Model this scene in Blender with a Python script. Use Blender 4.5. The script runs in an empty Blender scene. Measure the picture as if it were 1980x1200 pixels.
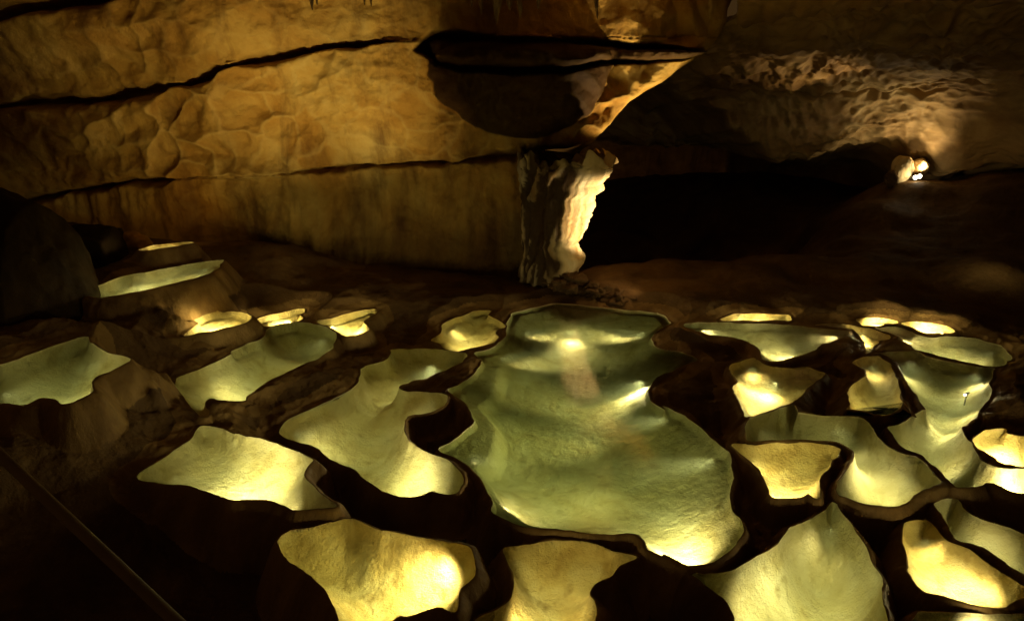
import bpy, math, random
import numpy as np
from mathutils import Vector, Matrix

S = bpy.context.scene
COL = S.collection
R = math.radians
rng = random.Random(7)

# ------------------------------------------------------------------ camera
FPX = 1320.0                       # focal length in pixels of a 1980 px wide picture
PITCH = R(18.8)
CAM = np.array([0.0, 0.0, 2.5])
cd = bpy.data.cameras.new("camera")
cam = bpy.data.objects.new("camera", cd)
COL.objects.link(cam)
cam.location = CAM
cam.rotation_euler = (R(90) - PITCH, 0, 0)
cd.sensor_width = 36.0
cd.lens = 36.0 * FPX / 1980.0
cd.clip_start = 0.05
cd.clip_end = 200
S.camera = cam

# ------------------------------------------------------------------ dark of the cave (faint bounce light only)
W = bpy.data.worlds.new("World")
S.world = W
W.use_nodes = True
bg = W.node_tree.nodes["Background"]
bg.inputs[0].default_value = (1.0, 0.50, 0.14, 1)
bg.inputs[1].default_value = 0.036
S.view_settings.view_transform = 'Standard'
S.view_settings.look = 'None'
S.view_settings.exposure = 0
S.view_settings.gamma = 1
S.cycles.use_denoising = True
S.cycles.max_bounces = 8
S.cycles.diffuse_bounces = 3
S.cycles.transparent_max_bounces = 16
S.cycles.sample_clamp_indirect = 4
S.cycles.caustics_reflective = False

FWD = np.array([0, math.cos(PITCH), -math.sin(PITCH)])
UP = np.array([0, math.sin(PITCH), math.cos(PITCH)])


def ray(px, py):
    px = np.asarray(px, float); py = np.asarray(py, float)
    x = (px - 990) / FPX
    y = -(py - 600) / FPX
    return np.stack([x, FWD[1] + y * UP[1], FWD[2] + y * UP[2]], -1)


def at_z(px, py, z):
    d = ray(px, py)
    t = (z - CAM[2]) / d[..., 2]
    return CAM + d * t[..., None]


def at_y(px, py, Y):
    d = ray(px, py)
    t = (Y - CAM[1]) / d[..., 1]
    return CAM + d * t[..., None]


# ------------------------------------------------------------------ numpy noise
def _hash(ix, iy, iz, seed):
    h = (ix.astype(np.int64) * 374761393 + iy.astype(np.int64) * 668265263 + iz.astype(np.int64) * 2147483647 + seed * 974711)
    h = (h ^ (h >> 13)) * 1274126177
    h = (h ^ (h >> 16)) & 0xFFFFFF
    h = (h * 1103515245 + 12345) & 0x7FFFFFFF
    h = h ^ (h >> 11)
    return (h & 0xFFFFF) / float(0xFFFFF)


def vnoise(x, y, z, seed=0):
    x, y, z = np.broadcast_arrays(np.asarray(x, float), np.asarray(y, float), np.asarray(z, float))
    ix, iy, iz = np.floor(x), np.floor(y), np.floor(z)
    fx, fy, fz = x - ix, y - iy, z - iz
    ix, iy, iz = ix.astype(np.int64), iy.astype(np.int64), iz.astype(np.int64)
    u = fx * fx * fx * (fx * (fx * 6 - 15) + 10)
    v = fy * fy * fy * (fy * (fy * 6 - 15) + 10)
    w = fz * fz * fz * (fz * (fz * 6 - 15) + 10)
    r = 0
    for a in (0, 1):
        for b in (0, 1):
            for c in (0, 1):
                r = r + _hash(ix + a, iy + b, iz + c, seed) * (u if a else 1 - u) * (v if b else 1 - v) * (w if c else 1 - w)
    return r * 2 - 1


def fbm(x, y, z, octaves=4, seed=0, gain=0.5):
    r = 0; a = 1.0; f = 1.0
    for o in range(octaves):
        r = r + a * vnoise(np.asarray(x) * f + 17.3 * o, np.asarray(y) * f, np.asarray(z) * f, seed + o)
        a *= gain; f *= 2.03
    return r


def worley(x, y, seed=0, jit=0.9):
    x = np.asarray(x, float); y = np.asarray(y, float)
    ix, iy = np.floor(x).astype(np.int64), np.floor(y).astype(np.int64)
    f1 = np.full(x.shape, 9.0); f2 = np.full(x.shape, 9.0)
    z0 = np.zeros_like(ix)
    for a in (-1, 0, 1):
        for b in (-1, 0, 1):
            cx = ix + a + 0.5 + jit * (_hash(ix + a, iy + b, z0, seed) - 0.5)
            cy = iy + b + 0.5 + jit * (_hash(ix + a, iy + b, z0, seed + 91) - 0.5)
            d = np.hypot(cx - x, cy - y)
            f2 = np.where(d < f1, f1, np.minimum(f2, d))
            f1 = np.minimum(f1, d)
    return f1, f2


def sstep(a, b, x):
    t = np.clip((np.asarray(x, float) - a) / (b - a), 0, 1)
    return t * t * (3 - 2 * t)


# ------------------------------------------------------------------ object helpers
def make_mesh(name, verts, faces_flat, loop_tot, mat, normals=None, smooth=True):
    me = bpy.data.meshes.new(name)
    verts = np.ascontiguousarray(verts, np.float32)
    faces_flat = np.ascontiguousarray(faces_flat, np.int32)
    loop_tot = np.ascontiguousarray(loop_tot, np.int32)
    me.vertices.add(len(verts)); me.vertices.foreach_set("co", verts.ravel())
    me.loops.add(len(faces_flat)); me.loops.foreach_set("vertex_index", faces_flat)
    me.polygons.add(len(loop_tot))
    starts = np.concatenate([[0], np.cumsum(loop_tot)[:-1]]).astype(np.int32)
    me.polygons.foreach_set("loop_start", starts)
    me.polygons.foreach_set("loop_total", loop_tot)
    me.polygons.foreach_set("use_smooth", np.full(len(loop_tot), smooth, bool))
    me.update(calc_edges=True)
    me.validate()
    if normals is not None:
        me.normals_split_custom_set_from_vertices([tuple(n) for n in normals])
    if mat: me.materials.append(mat)
    return me


def link(name, me, parent=None):
    o = bpy.data.objects.new(name, me)
    COL.objects.link(o)
    if parent is not None:
        o.parent = parent
        o.matrix_parent_inverse = Matrix.Translation(parent.location).inverted()
    return o


def grid_mesh(name, P, mat, flip=False):
    """P: (rows, cols, 3)"""
    r, c, _ = P.shape
    idx = np.arange(r * c).reshape(r, c)
    q = np.stack([idx[:-1, :-1], idx[:-1, 1:], idx[1:, 1:], idx[1:, :-1]], -1).reshape(-1, 4)
    if flip: q = q[:, ::-1]
    return make_mesh(name, P.reshape(-1, 3), q.ravel(), np.full(len(q), 4), mat)


def tag(o, label=None, cat=None, group=None, kind=None):
    if label: o["label"] = label
    if cat: o["category"] = cat
    if group: o["group"] = group
    if kind: o["kind"] = kind
    return o


def empty(name, loc):
    o = bpy.data.objects.new(name, None)
    o.empty_display_size = 0.1
    o.location = loc
    COL.objects.link(o)
    return o


# ------------------------------------------------------------------ materials
def nodes(name):
    m = bpy.data.materials.new(name)
    m.use_nodes = True
    nt = m.node_tree
    return m, nt, nt.nodes, nt.links, nt.nodes["Principled BSDF"]


def N(ns, t, **kw):
    n = ns.new(t)
    for k, v in kw.items():
        if k in n.inputs: n.inputs[k].default_value = v
        else: setattr(n, k, v)
    return n


def ramp(ns, stops, interp='LINEAR'):
    n = ns.new("ShaderNodeValToRGB")
    cr = n.color_ramp
    cr.interpolation = interp
    while len(cr.elements) < len(stops): cr.elements.new(0.5)
    for e, (p, c) in zip(cr.elements, stops):
        e.position = p
        e.color = (*c, 1) if len(c) == 3 else c
    return n


def rock_mat(name, stops, scale=1.2, rough=(0.45, 0.8), bump=0.5, bscale=14, stretch=(1, 1, 1), streak=None, fine=60, dist=0.02, spec=0.4, painted_shade=False):
    m, nt, ns, ln, bs = nodes(name)
    tc = N(ns, "ShaderNodeTexCoord")
    mp = N(ns, "ShaderNodeMapping"); mp.inputs["Scale"].default_value = stretch
    ln.new(tc.outputs["Object"], mp.inputs[0])
    n1 = N(ns, "ShaderNodeTexNoise", Scale=scale, Detail=7.0, Roughness=0.62, Distortion=0.6)
    ln.new(mp.outputs[0], n1.inputs["Vector"])
    cr = ramp(ns, stops)
    ln.new(n1.outputs[0], cr.inputs[0])
    col = cr.outputs[0]
    if streak:
        mp2 = N(ns, "ShaderNodeMapping"); mp2.inputs["Scale"].default_value = streak[0]
        ln.new(tc.outputs["Object"], mp2.inputs[0])
        n3 = N(ns, "ShaderNodeTexNoise", Scale=1.0, Detail=6.0, Roughness=0.6, Distortion=0.4)
        ln.new(mp2.outputs[0], n3.inputs["Vector"])
        r3 = ramp(ns, [(streak[1], (0, 0, 0)), (streak[2], (1, 1, 1))])
        ln.new(n3.outputs[0], r3.inputs[0])
        mx = N(ns, "ShaderNodeMix", data_type='RGBA', blend_type='MIX')
        ln.new(r3.outputs[0], mx.inputs[0]); ln.new(col, mx.inputs[6])
        mx.inputs[7].default_value = (*streak[3], 1)
        col = mx.outputs[2]
    if painted_shade:
        at0 = N(ns, "ShaderNodeAttribute", attribute_name="ridge")
        m0 = N(ns, "ShaderNodeMath", operation='MULTIPLY'); m0.inputs[1].default_value = 0.22
        ln.new(at0.outputs["Fac"], m0.inputs[0])
        mx0 = N(ns, "ShaderNodeMix", data_type='RGBA', blend_type='MIX')
        ln.new(m0.outputs[0], mx0.inputs[0]); ln.new(col, mx0.inputs[6])
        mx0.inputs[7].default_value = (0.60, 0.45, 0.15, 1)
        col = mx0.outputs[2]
        at = N(ns, "ShaderNodeAttribute", attribute_name="painted_shade")
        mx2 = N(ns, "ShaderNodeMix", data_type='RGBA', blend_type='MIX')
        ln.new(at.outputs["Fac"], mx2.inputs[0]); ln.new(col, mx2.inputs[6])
        mx2.inputs[7].default_value = (0.026, 0.011, 0.0035, 1)  # shade painted as near-black brown through a vertex mask
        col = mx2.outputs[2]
    ln.new(col, bs.inputs["Base Color"])
    n2 = N(ns, "ShaderNodeTexNoise", Scale=bscale, Detail=8.0, Roughness=0.65)
    ln.new(mp.outputs[0], n2.inputs["Vector"])
    n4 = N(ns, "ShaderNodeTexNoise", Scale=fine, Detail=4.0, Roughness=0.7)
    ln.new(mp.outputs[0], n4.inputs["Vector"])
    ma = N(ns, "ShaderNodeMath", operation='MULTIPLY_ADD'); ma.inputs[1].default_value = 0.35
    ln.new(n4.outputs[0], ma.inputs[0]); ln.new(n2.outputs[0], ma.inputs[2])
    bp = N(ns, "ShaderNodeBump", Strength=bump, Distance=dist)
    ln.new(ma.outputs[0], bp.inputs["Height"]); ln.new(bp.outputs[0], bs.inputs["Normal"])
    mr = N(ns, "ShaderNodeMapRange"); mr.inputs[3].default_value = rough[0]; mr.inputs[4].default_value = rough[1]
    ln.new(n2.outputs[0], mr.inputs[0]); ln.new(mr.outputs[0], bs.inputs["Roughness"])
    bs.inputs["Specular IOR Level"].default_value = spec
    return m


M_floor = rock_mat("brown_flowstone", [(0.3, (0.055, 0.028, 0.010)), (0.5, (0.11, 0.062, 0.024)), (0.72, (0.18, 0.105, 0.04))],
                   scale=1.6, rough=(0.55, 0.85), bump=0.8, bscale=9, fine=60, dist=0.025, spec=0.18)
M_rim = rock_mat("brown_rimstone", [(0.3, (0.10, 0.052, 0.018)), (0.5, (0.20, 0.12, 0.045)), (0.75, (0.36, 0.23, 0.09))],
                 scale=2.2, rough=(0.4, 0.75), bump=0.8, bscale=11, stretch=(1, 1, 0.5), fine=60, dist=0.02, spec=0.12)
M_basin = rock_mat("cream_calcite", [(0.28, (0.42, 0.33, 0.14)), (0.45, (0.66, 0.57, 0.33)), (0.7, (0.80, 0.74, 0.52))],
                   scale=3.4, streak=((7, 7, 7), 0.60, 0.74, (0.36, 0.29, 0.13)), rough=(0.5, 0.8), bump=0.9, bscale=15, fine=70, dist=0.03, spec=0.15)
M_basin_amber = rock_mat("amber_calcite", [(0.28, (0.36, 0.24, 0.07)), (0.48, (0.62, 0.47, 0.19)), (0.72, (0.78, 0.66, 0.36))],
                         scale=3.8, streak=((10, 6, 7), 0.58, 0.72, (0.30, 0.20, 0.06)), rough=(0.45, 0.8), bump=1.0, bscale=13, fine=60, dist=0.032, spec=0.2)
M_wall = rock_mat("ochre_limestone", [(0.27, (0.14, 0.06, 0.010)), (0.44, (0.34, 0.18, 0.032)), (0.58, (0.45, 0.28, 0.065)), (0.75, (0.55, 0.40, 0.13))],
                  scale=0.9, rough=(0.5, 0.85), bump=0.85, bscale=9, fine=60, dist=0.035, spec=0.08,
                  streak=((2.6, 2.6, 0.6), 0.49, 0.74, (0.11, 0.047, 0.011)), painted_shade=True)
M_tunnel = rock_mat("tan_limestone", [(0.3, (0.17, 0.095, 0.035)), (0.5, (0.34, 0.22, 0.09)), (0.72, (0.50, 0.37, 0.18))],
                    scale=1.0, rough=(0.5, 0.85), bump=0.5, bscale=6, fine=30, dist=0.03, spec=0.25,
                    streak=((0.7, 0.7, 2.2), 0.5, 0.75, (0.16, 0.085, 0.03)))
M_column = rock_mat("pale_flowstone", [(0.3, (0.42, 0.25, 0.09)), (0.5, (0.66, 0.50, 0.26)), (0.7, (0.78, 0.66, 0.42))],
                    scale=2.0, rough=(0.7, 0.9), bump=0.7, bscale=9, fine=50, dist=0.02, stretch=(1.6, 1.6, 0.5), spec=0.06, painted_shade=True)
M_dark = rock_mat("dark_rock", [(0.3, (0.010, 0.005, 0.0015)), (0.5, (0.022, 0.012, 0.004)), (0.75, (0.04, 0.022, 0.008))],
                  scale=1.4, rough=(0.75, 0.95), bump=0.5, bscale=9, fine=40, dist=0.02, spec=0.06)  # even near-black brown
M_stal = rock_mat("stalactite_calcite", [(0.3, (0.10, 0.055, 0.02)), (0.6, (0.24, 0.15, 0.06))], scale=6, bump=0.4, bscale=20, dist=0.01)


def water_mat():
    m = bpy.data.materials.new("pool_water")
    m.use_nodes = True
    nt = m.node_tree; ns, ln = nt.nodes, nt.links
    ns.remove(ns["Principled BSDF"])
    out = ns["Material Output"]
    tr = N(ns, "ShaderNodeBsdfTransparent")
    gl = N(ns, "ShaderNodeBsdfGlossy", Roughness=0.03)
    fr = N(ns, "ShaderNodeFresnel", IOR=1.95)
    tc = N(ns, "ShaderNodeTexCoord")
    mp = N(ns, "ShaderNodeMapping"); mp.inputs["Scale"].default_value = (0.8, 2.2, 1)
    mp.inputs["Rotation"].default_value = (0, 0, R(12))
    ln.new(tc.outputs["Object"], mp.inputs[0])
    nz = N(ns, "ShaderNodeTexNoise", Scale=7.0, Detail=4.0, Roughness=0.55)
    ln.new(mp.outputs[0], nz.inputs["Vector"])
    bp = N(ns, "ShaderNodeBump", Strength=0.13, Distance=0.01)
    ln.new(nz.outputs[0], bp.inputs["Height"])
    ln.new(bp.outputs[0], gl.inputs["Normal"]); ln.new(bp.outputs[0], fr.inputs["Normal"])
    mx = N(ns, "ShaderNodeMixShader")
    ln.new(fr.outputs[0], mx.inputs[0]); ln.new(tr.outputs[0], mx.inputs[1]); ln.new(gl.outputs[0], mx.inputs[2])
    ln.new(mx.outputs[0], out.inputs["Surface"])
    va = N(ns, "ShaderNodeVolumeAbsorption", Density=1.5)
    va.inputs["Color"].default_value = (0.50, 0.60, 0.34, 1)
    sc = N(ns, "ShaderNodeVolumeScatter", Density=0.14, Anisotropy=0.3)
    sc.inputs["Color"].default_value = (0.85, 1.0, 0.7, 1)
    ad = N(ns, "ShaderNodeAddShader")
    ln.new(va.outputs[0], ad.inputs[0]); ln.new(sc.outputs[0], ad.inputs[1])
    ln.new(ad.outputs[0], out.inputs["Volume"])
    return m


M_water = water_mat()


def emis(name, col, st):
    m, nt, ns, ln, bs = nodes(name)
    bs.inputs["Base Color"].default_value = (0.8, 0.8, 0.75, 1)
    bs.inputs["Emission Color"].default_value = (*col, 1)
    bs.inputs["Emission Strength"].default_value = st
    return m


M_lens = emis("lamp_lens", (1.0, 0.9, 0.65), 8.0)
M_black = rock_mat("black_lamp_metal", [(0.3, (0.012, 0.012, 0.012)), (0.7, (0.03, 0.03, 0.028))], scale=8, rough=(0.3, 0.5), bump=0.1, dist=0.002)

WARM = (1.0, 0.87, 0.43)
AMBER = (1.0, 0.66, 0.27)
GOLD = (1.0, 0.83, 0.36)
BEAM, SPILL = 1.0, 0.20


def spot(name, loc, target, power, col=WARM, cone=150, blend=0.6, radius=0.03, parent=None):
    ld = bpy.data.lights.new(name, 'SPOT')
    ld.energy = power; ld.color = col
    ld.spot_size = R(cone); ld.spot_blend = blend
    ld.shadow_soft_size = radius
    ld.cycles.use_multiple_importance_sampling = False
    o = bpy.data.objects.new(name, ld)
    COL.objects.link(o)
    o.location = loc
    d = Vector(target) - Vector(loc)
    o.rotation_euler = d.to_track_quat('-Z', 'Y').to_euler()
    if parent is not None:
        o.parent = parent
        o.matrix_parent_inverse = Matrix.Translation(parent.location).inverted()
    return o


# ------------------------------------------------------------------ the pools
K = 2.79
OR = {4: (0, 380), 5: (640, 380), 6: (1280, 380), 7: (0, 770), 8: (640, 770), 9: (1280, 770)}


def T(k, *pts):
    ox, oy = OR[k]
    return [(ox + x / K, oy + y / K) for x, y in pts]


# each: key, level, depth, wall width, outline, lamps [(px, py, frac depth, power)] and added fill, basin material, label
POOLS = []


def pool(key, level, depth, ww, pts, spots, label, amber=False):
    POOLS.append(dict(key=key, level=level, depth=depth, ww=ww, pts=pts, spots=spots, label=label, amber=amber))


pool("L0", 0.56, 0.40, 0.30, [(-120, 735)] + T(4, (0, 910), (100, 880), (260, 820), (455, 760), (500, 800), (590, 845), (700, 880), (600, 945), (535, 970), (490, 1010), (495, 1060), (420, 1105), (340, 1120), (290, 1095), (230, 1090), (130, 1130), (0, 1125)) + [(-120, 795)],
     [(2, 758, .3, 20, .7), (120, 770, .3, 14, 0), (200, 690, .3, 8, 0)], "pale green pool cut by the left edge of the picture, high on the left mound")
pool("L1", 0.68, 0.28, 0.2, T(4, (420, 530), (560, 475), (690, 425), (820, 405), (1000, 370), (1195, 345), (1190, 375), (1150, 410), (1060, 440), (900, 480), (720, 520), (580, 545), (480, 545)),
     [(255, 552, .2, 30), (400, 515, .3, 14, 0), (330, 535, .2, 20, 0)], "long narrow green pool in front of the dark boulder, on the upper left terrace")
pool("L2", 0.80, 0.10, 0.1, T(4, (745, 292), (800, 275), (850, 262), (950, 252), (1045, 250), (960, 268), (860, 284), (800, 294)),
     [(300, 478, .2, 30), (345, 472, .2, 30)], "thin bright sliver of a pool highest of all, under the left wall", True)
pool("L3", 0.36, 0.16, 0.15, T(4, (985, 755), (1070, 690), (1060, 670), (1140, 635), (1250, 622), (1330, 628), (1360, 655), (1330, 680), (1230, 710), (1150, 728), (1060, 740)),
     [(445, 624, .3, 60), (400, 630, .2, 30, 0)], "small glaring white oval pool below the long narrow terrace pool", True)
pool("L4", 0.24, 0.14, 0.12, T(4, (1395, 660), (1480, 635), (1560, 620), (1640, 605), (1645, 625), (1625, 640), (1630, 665), (1560, 685), (1430, 705), (1410, 690)),
     [(525, 627, .2, 44), (575, 612, .2, 24, 0)], "small amber wedge shaped pool right of the glaring oval pool", True)
pool("A", 0.26, 0.36, 0.25, T(4, (945, 995), (1010, 960), (1130, 910), (1240, 855), (1245, 842), (1330, 800), (1430, 760), (1445, 715), (1520, 695), (1620, 680), (1720, 695), (1815, 735), (1805, 800), (1770, 840), (1700, 880), (1560, 945), (1450, 1000), (1380, 1040), (1340, 1075), (1325, 1100), (1230, 1105), (1130, 1095), (1115, 1130), (1130, 1180), (1090, 1195), (1030, 1140), (975, 1060)),
     [(455, 764, .3, 40), (640, 650, .3, 14, 0), (400, 730, .2, 14, 0)], "curved green pool with a tall rounded outer dam, shaped like a bean, left of centre")
pool("L5", 0.20, 0.16, 0.15, [(613, 622), (640, 617), (667, 608), (704, 599), (728, 599), (726, 606), (710, 617), (701, 625), (713, 634), (712, 640), (694, 647), (672, 651), (661, 647), (640, 636)],
     [(672, 645, .3, 38), (640, 624, .2, 24, 0), (705, 630, .2, 16, 0)], "small bright yellow pool with a pointed tail behind the bean shaped pool", True)
pool("L6", 0.04, 0.20, 0.2, T(5, (540, 775), (590, 740), (605, 695), (650, 665), (730, 640), (790, 617), (860, 620), (850, 645), (935, 685), (930, 705), (890, 735), (900, 770), (860, 795), (770, 815), (690, 835), (620, 825), (580, 790)),
     [(910, 665, .3, 34), (860, 625, .2, 12, 0)], "leaf shaped bright yellow pool beside the far left end of the largest pool", True)
pool("B", 0.06, 0.42, 0.30, T(5, (160, 935), (230, 905), (300, 885), (325, 850), (320, 825), (420, 820), (570, 825), (720, 848), (715, 885), (640, 925), (520, 975), (430, 1000), (365, 1030), (440, 1055), (560, 1060), (620, 1075), (625, 1110), (590, 1145), (520, 1170), (440, 1185)) +
     T(8, (410, 115), (400, 150), (400, 210), (460, 260), (540, 300), (640, 350), (700, 410), (705, 465), (670, 520), (600, 522), (550, 505), (500, 520), (440, 535), (310, 520), (200, 450), (130, 390), (0, 335)) +
     T(7, (1700, 265), (1600, 235), (1510, 200), (1520, 160), (1560, 115), (1650, 75), (1830, 0)) + T(5, (0, 1105), (80, 1060), (150, 1000)),
     [(835, 704, .2, 38, 1.2), (770, 945, .3, 48), (560, 832, .2, 24, 0), (860, 770, .2, 9, 0)], "twisting S shaped green and yellow pool between the bean shaped pool and the largest pool")
pool("C", 0.00, 0.50, 0.42, T(5, (790, 870), (775, 845), (860, 825), (920, 780), (945, 740), (952, 690), (965, 650), (1000, 625), (1150, 590), (1240, 578), (1400, 592), (1560, 610), (1720, 625), (1780, 635), (1830, 685), (1760, 725), (1735, 765), (1750, 810), (1850, 840)) +
     T(6, (0, 820), (110, 845), (188, 878), (100, 920), (0, 965)) + T(5, (1750, 990), (1710, 1040), (1720, 1100), (1800, 1160)) + T(6, (0, 1135), (130, 1190)) +
     T(9, (130, 105), (240, 190), (330, 270), (370, 310), (370, 380), (390, 430), (370, 500), (375, 580), (390, 620), (435, 680), (430, 740), (380, 810), (330, 860), (270, 895), (140, 905), (80, 880), (0, 845)) +
     T(8, (1860, 890), (1710, 820), (1690, 770), (1640, 735), (1480, 735), (1300, 718), (1130, 705), (1020, 690), (940, 655), (860, 615), (870, 560), (820, 460), (760, 380), (680, 330), (580, 280), (640, 240), (740, 170), (770, 110), (740, 50), (690, 0)) +
     T(5, (630, 1045), (740, 985), (800, 930), (805, 890)),
     [(1335, 1060, .3, 95, 1.3), (1105, 636, .1, 24, .8), (1288, 740, .2, 70, .3), (955, 975, .2, 22, 0), (1405, 890, .2, 190, 0, 930, 900), (1290, 800, .2, 150, 0, 930, 800), (1280, 650, .2, 120, 0, 1000, 615), (1010, 640, .2, 60, 0, 1280, 610), (1300, 770, .2, 120, 0, 960, 700), (965, 690, .2, 90, 0, 1230, 640), (900, 880, .2, 60, 0, 1380, 930)],  # aimed entries are unseen fill lights added to even out the pool
     "largest pool, long and deep green, filling the centre of the picture")
pool("D", -0.05, 0.30, 0.28, T(7, (740, 430), (850, 340), (960, 270), (1030, 220), (1070, 160), (1150, 160), (1250, 185), (1330, 210), (1420, 225), (1530, 260), (1690, 325), (1660, 370), (1650, 430), (1700, 480), (1760, 540), (1820, 590), (1700, 600), (1580, 605), (1510, 575), (1440, 555), (1350, 548), (1240, 550), (1120, 510), (960, 470), (830, 460)),
     [(452, 950, .3, 62), (330, 918, .2, 14, 0), (560, 960, .2, 10, 0)], "eye shaped pale pool with a blazing white spot at its near edge, lower left")
pool("E", -0.13, 0.34, 0.30, T(7, (1510, 760), (1515, 830), (1550, 880), (1640, 930), (1720, 1000), (1780, 1080), (1830, 1200)) + [(668, 1230), (720, 1230)] +
     T(8, (350, 1190), (430, 1180), (580, 1130), (670, 1160), (690, 1090), (700, 1030), (760, 985), (785, 940), (770, 850), (740, 800), (600, 775), (420, 745), (230, 705), (120, 655), (0, 672)) + T(7, (1700, 700), (1570, 715)),
     [(888, 1064, .1, 60, 1.2), (760, 1172, .2, 12, 0)], "bright yellow pool at the bottom of the picture, just left of centre", True)
pool("F", -0.14, 0.34, 0.26, T(8, (935, 810), (1080, 795), (1160, 778), (1340, 775), (1440, 800), (1520, 830), (1650, 860), (1560, 910), (1500, 970), (1430, 1010), (1400, 1060), (1420, 1110), (1430, 1200), (1450, 1330), (760, 1330), (780, 1200), (880, 1150), (960, 1100), (990, 1040), (985, 960), (950, 870)),
     [(1010, 1195, .1, 16), (1190, 1066, .2, 7)], "glittering yellow pool at the bottom centre, left of the black buttress", True)
pool("G", -0.13, 0.42, 0.34, T(9, (935, 562), (880, 605), (780, 665), (690, 705), (640, 770), (540, 840), (420, 910), (320, 945), (170, 950), (210, 990), (300, 1060), (360, 1110), (390, 1190), (430, 1330), (1255, 1330), (1215, 1200), (1190, 1090), (1185, 980), (1140, 900), (1090, 790), (1040, 710), (980, 630)),
     [(1395, 1190, .1, 30, 0), (1640, 1195, .1, 15, 0), (1600, 985, .1, 8, 0), (1480, 1120, .1, 8, 0)], "broad pale green pool with a pointed top, at the bottom right of centre")
pool("H", -0.03, 0.24, 0.22, T(9, (375, 248), (480, 250), (600, 245), (740, 238), (860, 250), (940, 270), (965, 290), (920, 360), (860, 420), (855, 480), (860, 545), (820, 540), (790, 520), (745, 540), (600, 535), (560, 450), (510, 380), (440, 315)),
     [(1500, 955, .2, 40), (1430, 870, .2, 10, 0)], "small golden pool right of the largest pool, lit white along its left edge", True)
pool("I", -0.02, 0.34, 0.26, T(9, (455, 205), (455, 120), (560, 85), (700, 35), (740, 78), (850, 96), (1000, 102), (1078, 110), (1122, 146), (1160, 195), (1195, 252), (1290, 300), (1400, 330), (1440, 390), (1500, 440), (1510, 465), (1420, 490), (1350, 540), (1290, 575), (1200, 585), (1080, 570), (1000, 540), (955, 520), (950, 465), (1000, 395), (1035, 330), (1030, 290), (980, 258), (900, 236), (740, 222), (600, 228), (470, 230)),
     [(1788, 938, .2, 20), (1725, 880, .2, 12, 0), (1620, 812, .2, 14, 0), (1460, 830, .2, 10, 0)], "sickle shaped pool, green above and golden below, wrapping round the small golden pool")
pool("J", 0.05, 0.20, 0.2, T(6, (370, 915), (420, 895), (490, 872), (540, 895), (600, 920), (700, 930), (780, 925), (840, 945), (875, 960), (820, 1010), (760, 1060), (710, 1105), (640, 1130), (560, 1165), (455, 1190), (440, 1150), (400, 1080), (375, 1030), (405, 1000), (370, 950)),
     [(1500, 735, .2, 56), (1450, 705, .2, 18, 0), (1470, 800, .2, 10, 0)], "glaring golden pool under the right hand dark dam, shaped like a funnel", True)
pool("K", 0.03, 0.24, 0.2, T(6, (1030, 900), (1080, 870), (1150, 862), (1200, 885), (1240, 925), (1268, 990), (1292, 1060), (1288, 1100), (1320, 1150), (1362, 1195)) + T(9, (1300, 25), (1285, 65), (1225, 92), (1150, 92), (1100, 72), (1000, 60)) + T(6, (980, 1175), (1010, 1120), (1000, 1080), (995, 1050), (1050, 1000), (1090, 970), (1095, 935)),
     [(1722, 800, .3, 16), (1690, 700, .3, 10, 0)], "narrow curving amber pool between black dams, left of the broad dark green pool", True)
pool("Mm", 0.02, 0.36, 0.26, T(6, (1115, 850), (1200, 845), (1370, 835), (1430, 865), (1560, 895), (1700, 920), (1790, 930), (1780, 960), (1770, 1070), (1740, 1110), (1690, 1200)) + T(9, (1690, 110), (1640, 150), (1610, 165), (1650, 220), (1685, 285), (1720, 335), (1800, 372), (1880, 384), (1953, 386), (2080, 390), (2080, 540), (1953, 520), (1880, 505), (1810, 470), (1760, 460), (1700, 480), (1600, 485), (1560, 465), (1500, 400), (1440, 340), (1400, 312), (1300, 272), (1235, 195), (1212, 158), (1280, 138), (1350, 98), (1395, 68)) + T(6, (1412, 1150), (1385, 1085), (1335, 1020), (1296, 945), (1250, 882), (1185, 852)),
     [(1866, 768, .3, 12, 1.2), (1985, 938, .2, 24), (1740, 780, .3, 18, 0), (1815, 880, .2, 12, 0), (1760, 695, .2, 18, 0), (1890, 720, .2, 18, 0)], "broad dark green pool with a single small lamp burning in it, far right")
pool("O", 0.06, 0.16, 0.18, T(9, (1670, 230), (1720, 190), (1760, 175), (1840, 170), (1870, 195), (1953, 205), (2080, 215), (2080, 372), (1890, 365), (1830, 352), (1790, 322), (1730, 285), (1690, 260)),
     [(1900, 850, .2, 34), (1970, 890, .2, 34)], "small bright pool cut by the right edge of the picture, halfway up", True)
pool("Q", -0.17, 0.22, 0.24, T(9, (1300, 690), (1330, 665), (1430, 665), (1480, 705), (1530, 760), (1620, 800), (1680, 835), (1780, 912), (1870, 972), (1953, 1022), (2080, 1070), (2080, 1100), (1930, 1090), (1880, 1120), (1850, 1135), (1700, 1125), (1600, 1090), (1480, 1065), (1400, 1040), (1360, 990), (1330, 940), (1325, 880), (1300, 780)),
     [(1890, 1075, .1, 24), (1960, 1140, .1, 22), (1775, 1025, .1, 12)], "brilliant golden rough pool in the lower right corner", True)
pool("Ss", -0.10, 0.30, 0.25, T(9, (1470, 570), (1530, 545), (1600, 550), (1640, 610), (1720, 655), (1800, 680), (1880, 710), (1953, 740), (2080, 790), (2080, 1010), (1940, 948), (1870, 902), (1780, 832), (1690, 792), (1590, 762), (1570, 735), (1520, 650)),
     [(1960, 1085, .3, 9, 0), (1850, 1000, .3, 4, 0)], "dim olive pool above the brilliant golden pool, lower right")
pool("Tt", -0.20, 0.3, 0.25, T(9, (1365, 1172), (1480, 1162), (1700, 1168), (1953, 1168), (2080, 1175), (2080, 1330), (1390, 1330)),
     [(1900, 1215, .3, 7)], "strip of pale green pool cut by the bottom right corner of the picture")
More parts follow.
